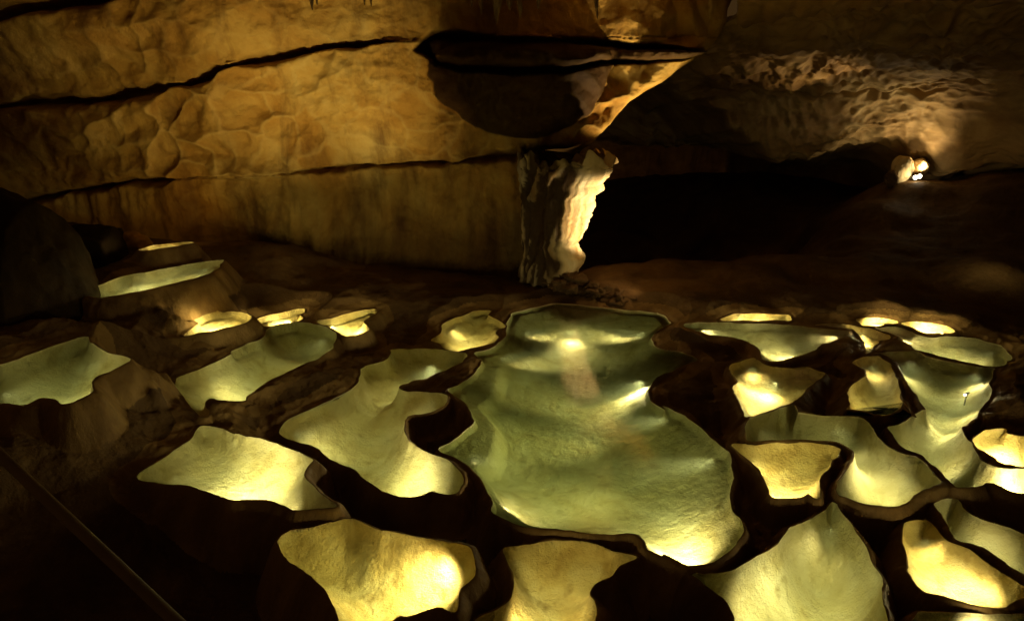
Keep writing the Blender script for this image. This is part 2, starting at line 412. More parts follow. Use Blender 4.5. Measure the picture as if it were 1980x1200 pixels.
pool("R1", 0.08, 0.24, 0.2, T(6, (115, 688), (240, 681), (370, 682), (520, 688), (680, 695), (820, 712), (985, 726), (1010, 738), (940, 780), (860, 800), (820, 830), (700, 875), (640, 890), (560, 885), (535, 865), (520, 830), (470, 785), (380, 765), (220, 740), (140, 715)),
     [(1540, 672, .3, 26), (1360, 628, .3, 10, 0), (1620, 640, .2, 12, 0)], "green and amber pool at the back right with a dark broken near rim")
pool("R2", 0.10, 0.20, 0.1, T(6, (330, 668), (380, 638), (520, 635), (670, 640), (700, 655), (690, 672), (560, 668)),
     [(1420, 617, .2, 30), (1500, 617, .2, 30), (1460, 618, .2, 30)], "thin pale strip of a pool farthest back, right of the largest pool", True)
pool("R3", 0.07, 0.2, 0.15, T(6, (820, 698), (890, 688), (1000, 692), (1060, 702), (1130, 717), (1190, 737), (1222, 752), (1210, 770), (1170, 795), (1120, 838), (1098, 848), (1085, 800), (1065, 750), (1025, 718), (960, 708)),
     [(1672, 664, .4, 14), (1620, 630, .3, 10, 0)], "tan wedge shaped pool between two dark dams at the back right", True)
pool("R5", 0.10, 0.20, 0.1, T(6, (1045, 665), (1120, 657), (1220, 662), (1275, 680), (1230, 690), (1150, 697), (1080, 698), (1065, 685)),
     [(1690, 628, .2, 90)], "left one of two glaring white slivers of pool at the back right", True)
pool("R6", 0.10, 0.20, 0.1, T(6, (1290, 680), (1360, 678), (1450, 685), (1565, 712), (1555, 735), (1500, 740), (1430, 736), (1350, 708)),
     [(1790, 637, .2, 90), (1760, 628, .2, 30), (1825, 638, .2, 30)], "right one of two glaring white slivers of pool at the back right", True)
pool("R7", 0.05, 0.30, 0.2, T(6, (1150, 712), (1200, 704), (1270, 706), (1330, 724), (1390, 752), (1460, 762), (1560, 757), (1690, 767), (1780, 792), (1840, 815), (1872, 870), (1850, 910), (1800, 920), (1700, 908), (1580, 882), (1480, 862), (1420, 842), (1360, 822), (1325, 798), (1290, 770), (1240, 745)),
     [(1875, 706, .3, 22), (1740, 650, .3, 10, 0), (1930, 680, .3, 10, 0)], "dark green pool with a scalloped far shore at the back right")


def smooth_closed(pts, sub=4):
    p = np.array(pts, float)
    n = len(p)
    out = []
    for i in range(n):
        p0, p1, p2, p3 = p[i - 1], p[i], p[(i + 1) % n], p[(i + 2) % n]
        for s in range(sub):
            t = s / sub
            out.append(0.5 * ((2 * p1) + (-p0 + p2) * t + (2 * p0 - 5 * p1 + 4 * p2 - p3) * t * t + (-p0 + 3 * p1 - 3 * p2 + p3) * t ** 3))
    return np.array(out)


# water levels: a dam can only be as high as its foot is wide, so neighbours are eased towards each other
for p in POOLS:
    p["depth"] *= 0.72 if p["key"] != "C" else 0.62
    p["ww"] *= 1.7 if p["key"] != "C" else 1.5
    p["spl"] = smooth_closed(p["pts"])
    p["level0"] = p["level"]


def plan(p):
    q = p["spl"]
    return at_z(q[:, 0], q[:, 1], p["level"])[:, :2]


SLOPE = 2.9
for it in range(60):
    PL = [plan(p) for p in POOLS]
    bb = [(a.min(0), a.max(0)) for a in PL]
    move = np.zeros(len(POOLS))
    for i in range(len(POOLS)):
        for j in range(i):
            if (bb[i][0] - 0.5 > bb[j][1]).any() or (bb[j][0] - 0.5 > bb[i][1]).any(): continue
            D = np.hypot(PL[i][::2, None, 0] - PL[j][None, ::2, 0], PL[i][::2, None, 1] - PL[j][None, ::2, 1]).min()
            hi, lo = (i, j) if POOLS[i]["level"] > POOLS[j]["level"] else (j, i)
            exc = POOLS[hi]["level"] - POOLS[lo]["level"] - SLOPE * max(D - 0.035, 0) - 0.004
            if exc > 0:
                move[hi] -= 0.25 * exc; move[lo] += 0.25 * exc
    for k, p in enumerate(POOLS):
        if p["key"] == "C": continue
        p["level"] += np.clip(move[k], -0.03, 0.03)

for k, p in enumerate(POOLS):
    P = plan(p)
    dist = np.hypot(P[:, 0], P[:, 1])
    amp = 0.0028 * dist
    P = P + np.stack([vnoise(P[:, 0] * 9, P[:, 1] * 9, 0.3, 5), vnoise(P[:, 0] * 9, P[:, 1] * 9, 7.3, 6)], -1) * amp[:, None]
    P = P + np.stack([vnoise(P[:, 0] * 28, P[:, 1] * 28, 0.3, 8), vnoise(P[:, 0] * 28, P[:, 1] * 28, 7.3, 9)], -1) * amp[:, None] * 0.5
    p["poly"] = P


def signed_dist(X, Y, poly):
    """negative inside; X,Y 1-D"""
    out = np.empty(len(X), np.float32)
    a = poly.astype(np.float32); b = np.roll(a, -1, 0)
    ab = b - a
    L = (ab ** 2).sum(1) + 1e-12
    for i in range(0, len(X), 16000):
        x = X[i:i + 16000, None].astype(np.float32); y = Y[i:i + 16000, None].astype(np.float32)
        dx = x - a[None, :, 0]; dy = y - a[None, :, 1]
        t = np.clip((dx * ab[:, 0] + dy * ab[:, 1]) / L, 0, 1)
        d2 = (dx - t * ab[:, 0]) ** 2 + (dy - t * ab[:, 1]) ** 2
        d = np.sqrt(d2.min(1))
        cond = (a[None, :, 1] > y) != (b[None, :, 1] > y)
        den = np.where(np.abs(ab[:, 1]) < 1e-9, 1e-9, ab[:, 1])
        xi = a[None, :, 0] + (y - a[None, :, 1]) / den * ab[:, 0]
        ins = (np.logical_and(cond, x < xi).sum(1) % 2) == 1
        out[i:i + 16000] = np.where(ins, -d, d)
    return out


# ------------------------------------------------------------------ ground height between and beyond the pools
CTRL = np.array([(px, py, z) for px, py, z in [
    (100, 620, 0.75), (260, 620, 0.45), (30, 830, 0.45), (150, 840, 0.40), (300, 800, 0.25), (250, 950, 0.0), (120, 1000, 0.1), (400, 1050, -0.25),
    (450, 1170, -0.45), (200, 1170, -0.3), (250, 500, 0.70), (450, 480, 0.60), (450, 545, 0.42), (560, 580, 0.30), (650, 560, 0.25), (760, 650, 0.02), (800, 560, 0.15), (1000, 560, 0.10),
    (880, 1010, -0.18), (1000, 1020, -0.16), (940, 1120, -0.30), (1260, 1120, -0.22), (1300, 1190, -0.35), (1500, 1010, -0.15), (1560, 985, -0.15), (1680, 1020, -0.30), (1720, 1120, -0.45),
    (1150, 560, 0.20), (1250, 580, 0.12), (1400, 560, 0.10), (1600, 560, 0.10), (1800, 570, 0.10), (1960, 600, 0.10), (1960, 760, 0.05), (1940, 500, 0.5), (1300, 500, 0.22), (1550, 490, 0.30),
    (1340, 760, -0.02), (1400, 830, -0.1), (1960, 1000, -0.2)]])
CP = np.stack([at_z(CTRL[i:i + 1, 0], CTRL[i:i + 1, 1], CTRL[i, 2])[0] for i in range(len(CTRL))])
CP = np.concatenate([CP, np.array([(7.2, 12.0, 0.80), (6.0, 11.2, 0.55), (8.5, 11.5, 1.0), (3, 14, -1.6), (0, 14, -1.6), (6, 16, 0.3), (2, 10.3, -1.4), (3.6, 10.6, -1.4), (4.6, 12.5, -1.2), (1.2, 11, -1.4), (2.6, 9.0, 0.1), (1.6, 8.8, 0.1), (3.8, 9.2, 0.15), (5.2, 9.6, 0.3), (-3, 9.5, 0.35), (-6, 7.5, 0.9), (-7, 9.5, 1.0), (9, 8, 0.7), (7, 5, 0.2), (5, 3, -0.3), (-5, 4, 0.7), (-4, 2.5, 0.3), (0, 1.5, -0.8), (4, 1, -0.6), (-3, 1, -0.4), (3, 8.4, 0.22), (5, 8.5, 0.3)])])


def base_height(X, Y):
    num = np.zeros_like(X); den = np.zeros_like(X)
    for cx, cy, cz in CP:
        w = 1.0 / ((X - cx) ** 2 + (Y - cy) ** 2 + 0.06) ** 1.6
        num += w * cz; den += w
    return num / den


# terrain sample grid, finer where the picture sees it
pxs = np.concatenate([np.arange(-800, -60, 14), np.arange(-60, 2040, 2.0), np.arange(2040, 2800, 14)])
pys = np.concatenate([np.arange(1800, 1262, -9.0), np.arange(1262, 560, -1.35), np.arange(560, 440, -2.0)])
row = at_z(np.full(len(pys), 990.0), pys, 0.0)
rowY = row[:, 1]
extra = rowY[-1] * np.power(20.0 / rowY[-1], np.linspace(0, 1, 40)[1:])
rowY = np.concatenate([rowY, extra])
depth = rowY * math.cos(PITCH) + CAM[2] * math.sin(PITCH)
GX = (pxs[None, :] - 990) / FPX * depth[:, None]
GY = np.repeat(rowY[:, None], len(pxs), 1)
nr, nc = GX.shape
gx, gy = GX.ravel(), GY.ravel()
NV = len(gx)
d1 = np.full(NV, 9.0, np.float32); d2 = np.full(NV, 9.0, np.float32)
lab = np.full(NV, -1, np.int32)
O = base_height(gx, gy) + 0.05 * fbm(gx * 1.3, gy * 1.3, 0.5, 3, 3)
jitter = fbm(gx * 2.2, gy * 2.2, 0.2, 3, 21)
RIM = 0.008
CAPH = np.full(NV, 99.0)
MARG = 1.0
SD = []
for k, p in enumerate(POOLS):
    P = p["poly"]
    sel = np.nonzero((gx > P[:, 0].min() - MARG) & (gx < P[:, 0].max() + MARG) & (gy > P[:, 1].min() - MARG) & (gy < P[:, 1].max() + MARG))[0]
    sd = signed_dist(gx[sel], gy[sel], P)
    SD.append((sel, sd))
    dp = np.maximum(sd, 0)
    O[sel] = np.minimum(O[sel], p["level"] + RIM + 0.12 * dp + 0.9 * dp * dp)      # open ground meets the water gently
for k, p in enumerate(POOLS):
    sel, sd = SD[k]
    dp = np.maximum(sd, 0)
    r = 0.035
    drop = (1.5 if p["key"] in ("L1", "L2") else 2.5) * (np.sqrt(dp * dp + r * r) - r) * (1 + 0.45 * jitter[sel]) + 0.35 * sstep(0.25, 1.0, dp)
    h = p["level"] + RIM - drop
    o = O[sel]
    kk = 0.05
    hh = np.clip(0.5 + 0.5 * (h - o) / kk, 0, 1)
    O[sel] = o * (1 - hh) + h * hh + kk * hh * (1 - hh) * np.where(dp > 0.05, 1, 0)
    CAPH[sel] = np.minimum(CAPH[sel], p["level"] + RIM + 2.6 * dp + 1.5 * dp * dp)
    a, b = d1[sel], d2[sel]
    nearer = sd < a
    d2[sel] = np.where(nearer, a, np.minimum(b, sd))
    lab[sel] = np.where(nearer, k, lab[sel])
    d1[sel] = np.minimum(a, sd)
O = np.minimum(O, CAPH)
WMIN = np.maximum(0.022, 0.0038 * np.hypot(gx, gy)) * 0.6
s = np.maximum(d1, np.where(d2 < WMIN, WMIN - d2, -9)).astype(np.float64)
s = np.where(np.abs(s) < 1e-5, 1e-5, s)
inside = s < 0

# below water: a basin profile
Z = O.copy()
lev = np.array([p["level"] for p in POOLS]); dep = np.array([p["depth"] for p in POOLS]); wws = np.array([p["ww"] for p in POOLS])
ii = np.nonzero(inside)[0]
din = -s[ii]
li = lab[ii]
maxd = np.array([din[li == k].max() if (li == k).any() else 1.0 for k in range(len(POOLS))])
w = np.minimum(wws[li], 0.8 * maxd[li]) * (1 + 0.15 * vnoise(gx[ii] * 1.7, gy[ii] * 1.7, 0.4, 40))
t = np.clip(din / w, 0, 1)
far = np.where(li == [p['key'] for p in POOLS].index('C'), 1 - 0.6 * sstep(5.2, 7.0, gy[ii]), 1.0)
prof = np.power(t * (2 - t), 0.85)
# the largest pool has a shallow shelf along its left shore that drops off at a sharp lip
kc = [p["key"] for p in POOLS].index("C")
DEEP = T(5, (1000, 600), (985, 690), (1012, 740), (985, 800), (930, 850), (898, 920), (880, 1000), (845, 1060), (785, 1110), (800, 1150)) + T(8, (770, 25), (830, 75), (880, 130), (884, 190), (850, 290), (790, 350), (772, 390), (800, 450), (860, 520), (950, 590), (1060, 655), (1200, 700), (1500, 760)) + [(1300, 1130), (1540, 1130), (1540, 860), (1420, 760), (1330, 700), (1380, 640), (1300, 560)]
DQ = smooth_closed(DEEP)
DP = at_z(DQ[:, 0], DQ[:, 1], -0.05)[:, :2]
mc = np.nonzero(li == kc)[0]
sdd = signed_dist(gx[ii][mc], gy[ii][mc], DP)
lip = sstep(-0.10, 0.02, sdd)
deepf = None
und = 0.006 * fbm(gx[ii] * 2.6, gy[ii] * 2.6, 2.0, 3, 50)
bot = lev[li] - dep[li] * far * (1 + 0.10 * vnoise(gx[ii] * 1.2, gy[ii] * 1.2, 4.0, 44)) + und
e = np.clip(din / 0.02, 0, 1)
start = O[ii]
Z[ii] = start * (1 - prof) + bot * prof - 0.02 * e * (1 - prof)
# floors worn smooth
Zg = Z.reshape(nr, nc).copy()
msk = inside.reshape(nr, nc)
wb = np.zeros(NV); wb[ii] = sstep(0.015, 0.10, din)
Z0 = Z.copy()
for it in range(220):
    av = 0.25 * (np.roll(Zg, 1, 0) + np.roll(Zg, -1, 0) + np.roll(Zg, 1, 1) + np.roll(Zg, -1, 1))
    if it == 70: msk = msk & (lab.reshape(nr, nc) == kc)
    Zg = np.where(msk, av, Zg)
Z = Z0 * (1 - wb) + Zg.ravel() * wb
Z[ii[mc]] = np.maximum(Z[ii[mc]], Z[ii[mc]] * (1 - lip) + (-0.035 - 0.28 * np.clip(din[mc], 0, 0.3)) * lip)
Z[ii] += np.clip(din / 0.05, 0, 1) * 0.0030 * fbm(gx[ii] * 16, gy[ii] * 16, 3.0, 3, 60)
oo = np.nonzero(~inside)[0]
fade = np.clip(s[oo] / 0.05, 0, 1)
k1, k2 = worley(gx[oo] * 9 + 0.4 * fbm(gx[oo] * 4, gy[oo] * 4, 0, 2, 71), gy[oo] * 9 + 0.4 * fbm(gx[oo] * 4, gy[oo] * 4, 5, 2, 72), 73)
Z[oo] += fade * (1 - 0.6 * sstep(5.8, 7.0, gy[oo])) * (0.030 * fbm(gx[oo] * 4, gy[oo] * 4, 0.0, 5, 70) + 0.020 * (0.5 - k1) * np.clip(0.4 + fbm(gx[oo] * 1.4, gy[oo] * 1.4, 3.0, 2, 74), 0, 1))

# triangles, clipped on the shore lines
idx = np.arange(NV).reshape(nr, nc)
a, b, c, d = idx[:-1, :-1].ravel(), idx[:-1, 1:].ravel(), idx[1:, 1:].ravel(), idx[1:, :-1].ravel()
tri = np.concatenate([np.stack([a, b, c], 1), np.stack([a, c, d], 1)])
VX, VY, VZ = [gx], [gy], [Z]
ins3 = inside[tri]
cnt = ins3.sum(1)
owner = np.where(inside, lab, -1)
full_out = tri[cnt == 0]
full_in = tri[cnt == 3]
mixed = tri[(cnt == 1) | (cnt == 2)]
mi = inside[mixed]
cnt_m = mi.sum(1)
odd = np.where(cnt_m == 1, mi.argmax(1), (~mi).argmax(1))    # the lone vertex
ar = np.arange(len(mixed))
v0 = mixed[ar, odd]; v1 = mixed[ar, (odd + 1) % 3]; v2 = mixed[ar, (odd + 2) % 3]
cut_cache = {}


def cut_ids(p, q, basei):
    lo = np.minimum(p, q); hi = np.maximum(p, q)
    key = lo.astype(np.int64) * NV + hi
    uniq, inv = np.unique(key, return_inverse=True)
    ul, uh = uniq // NV, uniq % NV
    tt = s[ul] / (s[ul] - s[uh])
    tt = np.clip(tt, 0.02, 0.98)
    return inv, gx[ul] + (gx[uh] - gx[ul]) * tt, gy[ul] + (gy[uh] - gy[ul]) * tt, O[ul] + (O[uh] - O[ul]) * tt


n_m = len(v0)
inv, cx_, cy_, cz_ = cut_ids(np.concatenate([v0, v0]), np.concatenate([v1, v2]), NV)
e01 = NV + inv[:n_m]; e02 = NV + inv[n_m:]
gvx = np.concatenate([gx, cx_]); gvy = np.concatenate([gy, cy_]); gvz = np.concatenate([Z, cz_])
lone_in = cnt_m == 1
t_lone = np.stack([v0, e01, e02], 1)
t_a = np.stack([e01, v1, v2], 1); t_b = np.stack([e01, v2, e02], 1)
in_tris = np.concatenate([full_in, t_lone[lone_in], t_a[~lone_in], t_b[~lone_in]])
in_own = np.concatenate([owner[full_in].max(1), owner[v0[lone_in]], owner[v1[~lone_in]], owner[v1[~lone_in]]])
out_tris = np.concatenate([full_out, t_lone[~lone_in], t_a[lone_in], t_b[lone_in]])
GV = np.stack([gvx, gvy, gvz], 1)

# vertex normals over the whole ground so that parts meet without a seam
alltri = np.concatenate([in_tris, out_tris])
fn = np.cross(GV[alltri[:, 1]] - GV[alltri[:, 0]], GV[alltri[:, 2]] - GV[alltri[:, 0]])
VN = np.zeros_like(GV)
for j in range(3):
    for ax in range(3):
        VN[:, ax] += np.bincount(alltri[:, j], fn[:, ax], minlength=len(GV))
if VN[:, 2].mean() < 0:
    in_tris = in_tris[:, ::-1]; out_tris = out_tris[:, ::-1]; VN = -VN
VN /= (np.linalg.norm(VN, axis=1, keepdims=True) + 1e-12)


def submesh(name, tris, mat, origin=(0, 0, 0)):
    u, inv = np.unique(tris, return_inverse=True)
    return make_mesh(name, GV[u] - np.array(origin), inv.ravel(), np.full(len(tris), 3), mat, normals=VN[u])


# which ground belongs to which dam: the strip of rock round each pool
cen = GV[out_tris].mean(1)
own_out = lab[np.minimum(out_tris, NV - 1).min(1)]
dd = d1[out_tris.min(1)]
lim = 0.16
rimsel = (dd < lim) & (own_out >= 0)

POOL_OBJ = {}
for k, p in enumerate(POOLS):
    P = p["poly"]
    cpt = P.mean(0)
    root = empty("rimstone_pool", (cpt[0], cpt[1], p["level"]))
    tag(root, p["label"], "pool", "lit rimstone pools on the cave floor")
    org = np.array([cpt[0], cpt[1], p["level"]])
    tr = in_tris[in_own == k]
    o = bpy.data.objects.new("basin", submesh("basin", tr, M_basin_amber if p["amber"] else M_basin, org)); COL.objects.link(o); o.parent = root
    tr = out_tris[rimsel & (own_out == k)]
    if len(tr):
        o = bpy.data.objects.new("rim", submesh("rim", tr, M_rim, org)); COL.objects.link(o); o.parent = root
    n = len(P)
    top = np.concatenate([P - cpt, np.zeros((n, 1))], 1)
    bot_ = top.copy(); bot_[:, 2] = -p["depth"] * 1.4 - 0.1
    V = np.concatenate([top, bot_])
    area = 0.5 * np.sum(P[:, 0] * np.roll(P[:, 1], -1) - np.roll(P[:, 0], -1) * P[:, 1])
    ring = np.arange(n) if area > 0 else np.arange(n)[::-1]
    faces = [ring.tolist(), (ring[::-1] + n).tolist()]
    for q in range(n):
        i0, i1 = ring[q], ring[(q + 1) % n]
        faces.append([i0, i0 + n, i1 + n, i1])
    flat = [v for f in faces for v in f]
    o = bpy.data.objects.new("water", make_mesh("water", V, flat, [len(f) for f in faces], M_water, smooth=False)); COL.objects.link(o); o.parent = root
    POOL_OBJ[p["key"]] = root
    inner = cpt
    own_ = ii[li == k]
    dk = din[li == k]
    okk = own_[dk > min(0.10, 0.6 * dk.max())]
    PX_, PY_, PZ_ = gx[okk], gy[okk], Z[okk]
    for (lx, ly, fr, pw, *sp_) in p["spots"]:
        aimed = len(sp_) > 2
        aim = at_z(np.array([sp_[1]]), np.array([sp_[2]]), p["level"])[0] if len(sp_) > 2 else inner
        sp_ = sp_[0] if sp_ else 1.0
        L = at_z(np.array([lx]), np.array([ly]), p["level"])[0]
        near = np.argmin((PX_ - L[0]) ** 2 + (PY_ - L[1]) ** 2)       # move to the nearest spot with some water over it
        L[0], L[1] = PX_[near], PY_[near]
        L[2] = p["level"] - 0.02
        c2 = aim[:2] - L[:2]
        nn = np.linalg.norm(c2) + 1e-6
        colr = WARM if not p["amber"] else GOLD
        # each lamp and each added fill light throws a beam; some also spill downward
        spot("pool_light", L, (L[0] + c2[0] / nn, L[1] + c2[1] / nn, L[2] - (0.10 if aimed else 0.50)), pw * BEAM, colr, cone=46 if aimed else 104, blend=1.0, radius=0.05)
        if pw * sp_ >= 9:
            spot("pool_light", L, (L[0] + c2[0] / nn * 0.4, L[1] + c2[1] / nn * 0.4, L[2] - 0.3), pw * SPILL * sp_, colr, cone=150, blend=0.7, radius=0.03)

floor_me = submesh("cave_floor", out_tris[~rimsel], M_floor)
tag(link("cave_floor", floor_me), kind="structure")

# ------------------------------------------------------------------ left wall of the cave
YW = 8.6


def curve(pts):
    a = np.array(pts, float)
    return lambda x: np.interp(x, a[:, 0], a[:, 1])


c0 = curve([(-500, 150), (0, 42), (60, 25), (120, 12), (200, 0), (400, -60), (1500, -300)])
c1 = curve([(-500, 260), (0, 206), (60, 200), (150, 198), (250, 182), (360, 165), (400, 150), (440, 128), (520, 112), (580, 101), (640, 92), (750, 80), (800, 78), (1500, 70)])
c1w = curve([(-500, 18), (0, 14), (150, 15), (300, 12), (380, 9), (420, 16), (450, 12), (560, 8), (600, 4), (680, 6), (740, 4), (770, 0.5), (1500, 0.5)])
c2 = curve([(-500, 470), (0, 400), (60, 385), (120, 375), (250, 355), (330, 348), (450, 340), (560, 337), (650, 328), (760, 322), (880, 316), (1000, 300), (1500, 290)])
c2w = curve([(-500, 12), (0, 9), (80, 9), (130, 5), (230, 7), (310, 8), (340, 2), (430, 1.5), (560, 2), (620, 5), (700, 4), (780, 3), (900, 5), (1000, 7), (1010, 0), (1500, 0)])
edge = curve([(-400, 1560), (0, 1425), (40, 1415), (70, 1395), (100, 1375), (130, 1330), (160, 1290), (200, 1225), (240, 1190), (265, 1165), (290, 1150), (320, 1120), (420, 1085), (520, 1085), (700, 1085)])

wpy = np.concatenate([np.arange(-330, -20, 6), np.arange(-20, 600, 2.0)])
tt = np.linspace(0, 1, 620)
PYW = np.repeat(wpy[:, None], len(tt), 1)
EDG = edge(PYW)
PXW = -520 + tt[None, :] * (EDG + 520)
B = at_y(PXW, PYW, YW)
BX, BZ = B[..., 0], B[..., 2]
wob = 5 * fbm(BX * 2.2, BZ * 2.2, 0, 4, 80)
rel = np.zeros_like(BX)
rel += 0.16 * fbm(BX * 0.55, BZ * 0.8, 0, 3, 81)
up_c1 = sstep(-6, 6, c1(PXW) + wob - PYW)
up_c0 = sstep(-5, 5, c0(PXW) + wob - PYW)
dn_c2 = sstep(-5, 5, PYW - c2(PXW) - wob)
fade_right = 1 - sstep(760, 860, PXW)
rel += up_c1 * 0.13 * fade_right + up_c0 * 0.15
rel += dn_c2 * 0.10 * (1 - sstep(1000, 1040, PXW))
# cracks
wob2 = 3 * fbm(BX * 5, BZ * 5, 2, 4, 83)
rough_w = 1 + 0.9 * fbm(BX * 3, BZ * 0.5, 1.0, 3, 84)
for cc, cw, dp_ in ((c1, c1w, 0.40), (c2, c2w, 0.34)):
    dcr = (PYW - cc(PXW) - wob2) / np.maximum(0.6, 0.75 * cw(PXW) * np.clip(rough_w, 0.3, 2))
    rel += dp_ * np.exp(-dcr ** 2) * np.clip(cw(PXW) / 4, 0, 1)
dcr = (PYW - c0(PXW) - wob2) / 10
rel += 0.5 * np.exp(-dcr ** 2)
# scallops: shallow rounded hollows between pale ridges
wx = BX + 0.20 * fbm(BX * 1.3, BZ * 1.3, 3, 4, 85); wz = BZ + 0.20 * fbm(BX * 1.6, BZ * 1.6, 9, 3, 86)
f1, f2 = worley(wx * 2.1, wz * 2.6, 11)
g1, g2 = worley(wx * 5.0, wz * 5.0, 12)
midl = (1 - 0.75 * dn_c2) * (1 - 0.5 * up_c1)
amp_m = 0.5 + 0.5 * fbm(BX * 0.9, BZ * 0.9, 5, 2, 87)
rel += midl * (0.27 * (0.55 - f1) * np.clip(0.55 + 0.8 * fbm(BX * 0.7 + 5, BZ * 0.7, 2, 2, 93), 0.1, 1.4) + 0.10 * (0.5 - g1) * np.clip(amp_m, 0, 1))
ridge_v = midl * np.clip(sstep(0.16, 0.02, f2 - f1) + 0.5 * amp_m * sstep(0.12, 0.0, g2 - g1), 0, 1)
rel += 0.02 * fbm(BX * 6, BZ * 6, 0, 4, 88)
# vertical drapery relief low on the wall
rel += dn_c2 * 0.035 * fbm(BX * 5.5, BZ * 0.9, 0, 3, 89)
# hanging bowl under the lens shaped slab
bwob = fbm(BX * 2.4, BZ * 2.4, 4, 4, 98)
ex = (PXW - 1012) / 178.0 + 0.07 * bwob
eyb = np.where(PYW > 128, (PYW - 128) / 140.0, (128 - PYW) / 60.0)
bowl = np.sqrt(np.maximum(0, 1 - ex ** 2 - eyb ** 2)) * (1 + 0.10 * bwob)
rel -= 0.75 * bowl
lens_top = curve([(800, 98), (815, 78), (835, 60), (900, 60), (980, 72), (1080, 74), (1160, 74), (1240, 80), (1300, 86), (1370, 100)])
lens_bot = curve([(800, 98), (815, 108), (850, 128), (900, 142), (1000, 146), (1080, 144), (1150, 128), (1280, 122), (1320, 120), (1370, 104)])
lt, lb = lens_top(PXW) + wob2 * .6, lens_bot(PXW) + wob2 * .6
inl = sstep(0, 7, PYW - lt) * sstep(0, 7, lb - PYW) * ((PXW > 800) & (PXW < 1372))
slab_mid = np.exp(-((PYW - (lt * 0.45 + lb * 0.55)) / np.maximum(4, (lb - lt) * 0.30)) ** 4)
rel += inl * 0.42 - inl * slab_mid * 0.62 * sstep(815, 860, PXW) * (1 + 0.3 * fbm(BX * 3, BZ * 3, 0, 3, 97))
# gully and ledge under the bowl
led = np.exp(-((PYW - 302) / 14.0) ** 2) * sstep(1000, 1020, PXW)
rel += 0.45 * led
# draperies at the top right
drp = sstep(1210, 1290, PXW) * (1 - sstep(80, 120, PYW))
sl = BX * 1.0 + BZ * 0.55
rel -= drp * 0.10 * np.abs(np.sin(sl * 9 + 2.0 * fbm(BX * 1.5, BZ * 1.5, 0, 2, 90)))
# a roof ledge just above the picture from which the stalactites hang
rel -= 1.55 * sstep(-42, -78, PYW) * sstep(480, 560, PXW) * (1 - sstep(1190, 1290, PXW))
# lean: the top comes forward, the far left comes forward
Y = YW + rel - 0.13 * np.maximum(BZ - 2.0, 0) ** 1.6 - 0.035 * np.maximum(-BX - 3.2, 0) ** 2
Y -= 0.25 * np.maximum(0.55 - BZ, 0)
# rounded right edge then back into the passage
eX = at_y(EDG, PYW, YW)[..., 0]
rr = 0.42
ds = np.clip(eX - BX, 0, rr)
Y += rr - np.sqrt(np.maximum(rr ** 2 - (rr - ds) ** 2, 0))
front = np.stack([BX, Y, BZ], -1)
nb = 50
bk = np.linspace(0, 1, nb + 1)[1:]
lastp = front[:, -1:, :]
back = np.repeat(lastp, nb, 1).copy()
back[..., 1] += bk[None, :] * 4.5
back[..., 0] -= 0.35 * np.sin(bk[None, :] * 1.5) + 0.05 * fbm(back[..., 1] * 2, back[..., 2] * 2, 0, 3, 91)
WALL = np.concatenate([front, back], 1)
shade_v = np.clip(sstep(0.02, 0.25, bowl) * (PYW > 100) + inl, 0, 1) * 0.93  # shadow over bowl and slab, painted into the colour
shade_v = np.maximum(shade_v, 0.9 * sstep(268, 292, PYW) * sstep(1000, 1015, PXW) * (1 - sstep(330, 345, PYW)))  # painted shade in the recess below the bowl
shade_v = np.maximum(shade_v, 0.72 * sstep(c2(PXW) + 25, c2(PXW) + 170, PYW + 30 * fbm(BX * 2.5, BZ * 1.0, 0, 3, 95)))  # painted falloff of the light towards the foot of the wall
shade_v = np.concatenate([shade_v, np.repeat(shade_v[:, -1:], nb, 1)], 1)
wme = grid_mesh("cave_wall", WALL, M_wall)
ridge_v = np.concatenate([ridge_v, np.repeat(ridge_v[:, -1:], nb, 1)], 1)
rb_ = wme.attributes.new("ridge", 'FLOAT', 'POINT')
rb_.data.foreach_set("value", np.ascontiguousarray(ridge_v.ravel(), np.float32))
sa = wme.attributes.new("painted_shade", 'FLOAT', 'POINT')
sa.data.foreach_set("value", np.ascontiguousarray(shade_v.ravel(), np.float32))
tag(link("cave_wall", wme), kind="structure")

# ------------------------------------------------------------------ the passage on the right: scalloped end wall rolling over into the roof
prof_pts = np.array([(17.5, -2.0), (17.0, 0.5), (15.0, 0.95), (13.6, 1.10), (13.15, 1.25), (13.0, 1.7), (12.75, 2.15), (12.2, 2.6), (11.0, 3.0), (9.0, 3.35), (7.0, 3.62), (4.5, 4.0), (1.5, 4.4), (-2, 4.8)])
seg = np.concatenate([[0], np.cumsum(np.hypot(*np.diff(prof_pts, axis=0).T))])
vs = np.concatenate([np.linspace(0, seg[3], 30), np.linspace(seg[3], seg[9], 420)[1:], np.linspace(seg[9], seg[-1], 60)[1:]])
# smooth profile
pv = np.linspace(0, seg[-1], 400)
py_ = np.interp(pv, seg, prof_pts[:, 0]); pz_ = np.interp(pv, seg, prof_pts[:, 1])
ker = np.hanning(25); ker /= ker.sum()
pad = lambda q: np.convolve(np.pad(q, 12, mode='edge'), ker, 'valid')
py_, pz_ = pad(py_), pad(pz_)
cY, cZ = np.interp(vs, pv, py_), np.interp(vs, pv, pz_)
tY, tZ = np.gradient(cY, vs), np.gradient(cZ, vs)
nY, nZ = tZ, -tY          # normal: towards the room (down / towards the camera)
sg = np.where(nY * (0 - cY) + nZ * (0.5 - cZ) > 0, 1, -1)
nY, nZ = nY * sg, nZ * sg
Xs = np.linspace(-2.0, 12.0, 620)
xmin = -2.0 + (2.0 + 440 / FPX * (cY * math.cos(PITCH) + (2.5 - cZ) * math.sin(PITCH))) * sstep(10.6, 9.0, cY)
TX = xmin[:, None] + (12.0 - xmin[:, None]) * np.linspace(0, 1, len(Xs))[None, :]; TV = np.repeat(vs[:, None], len(Xs), 1)
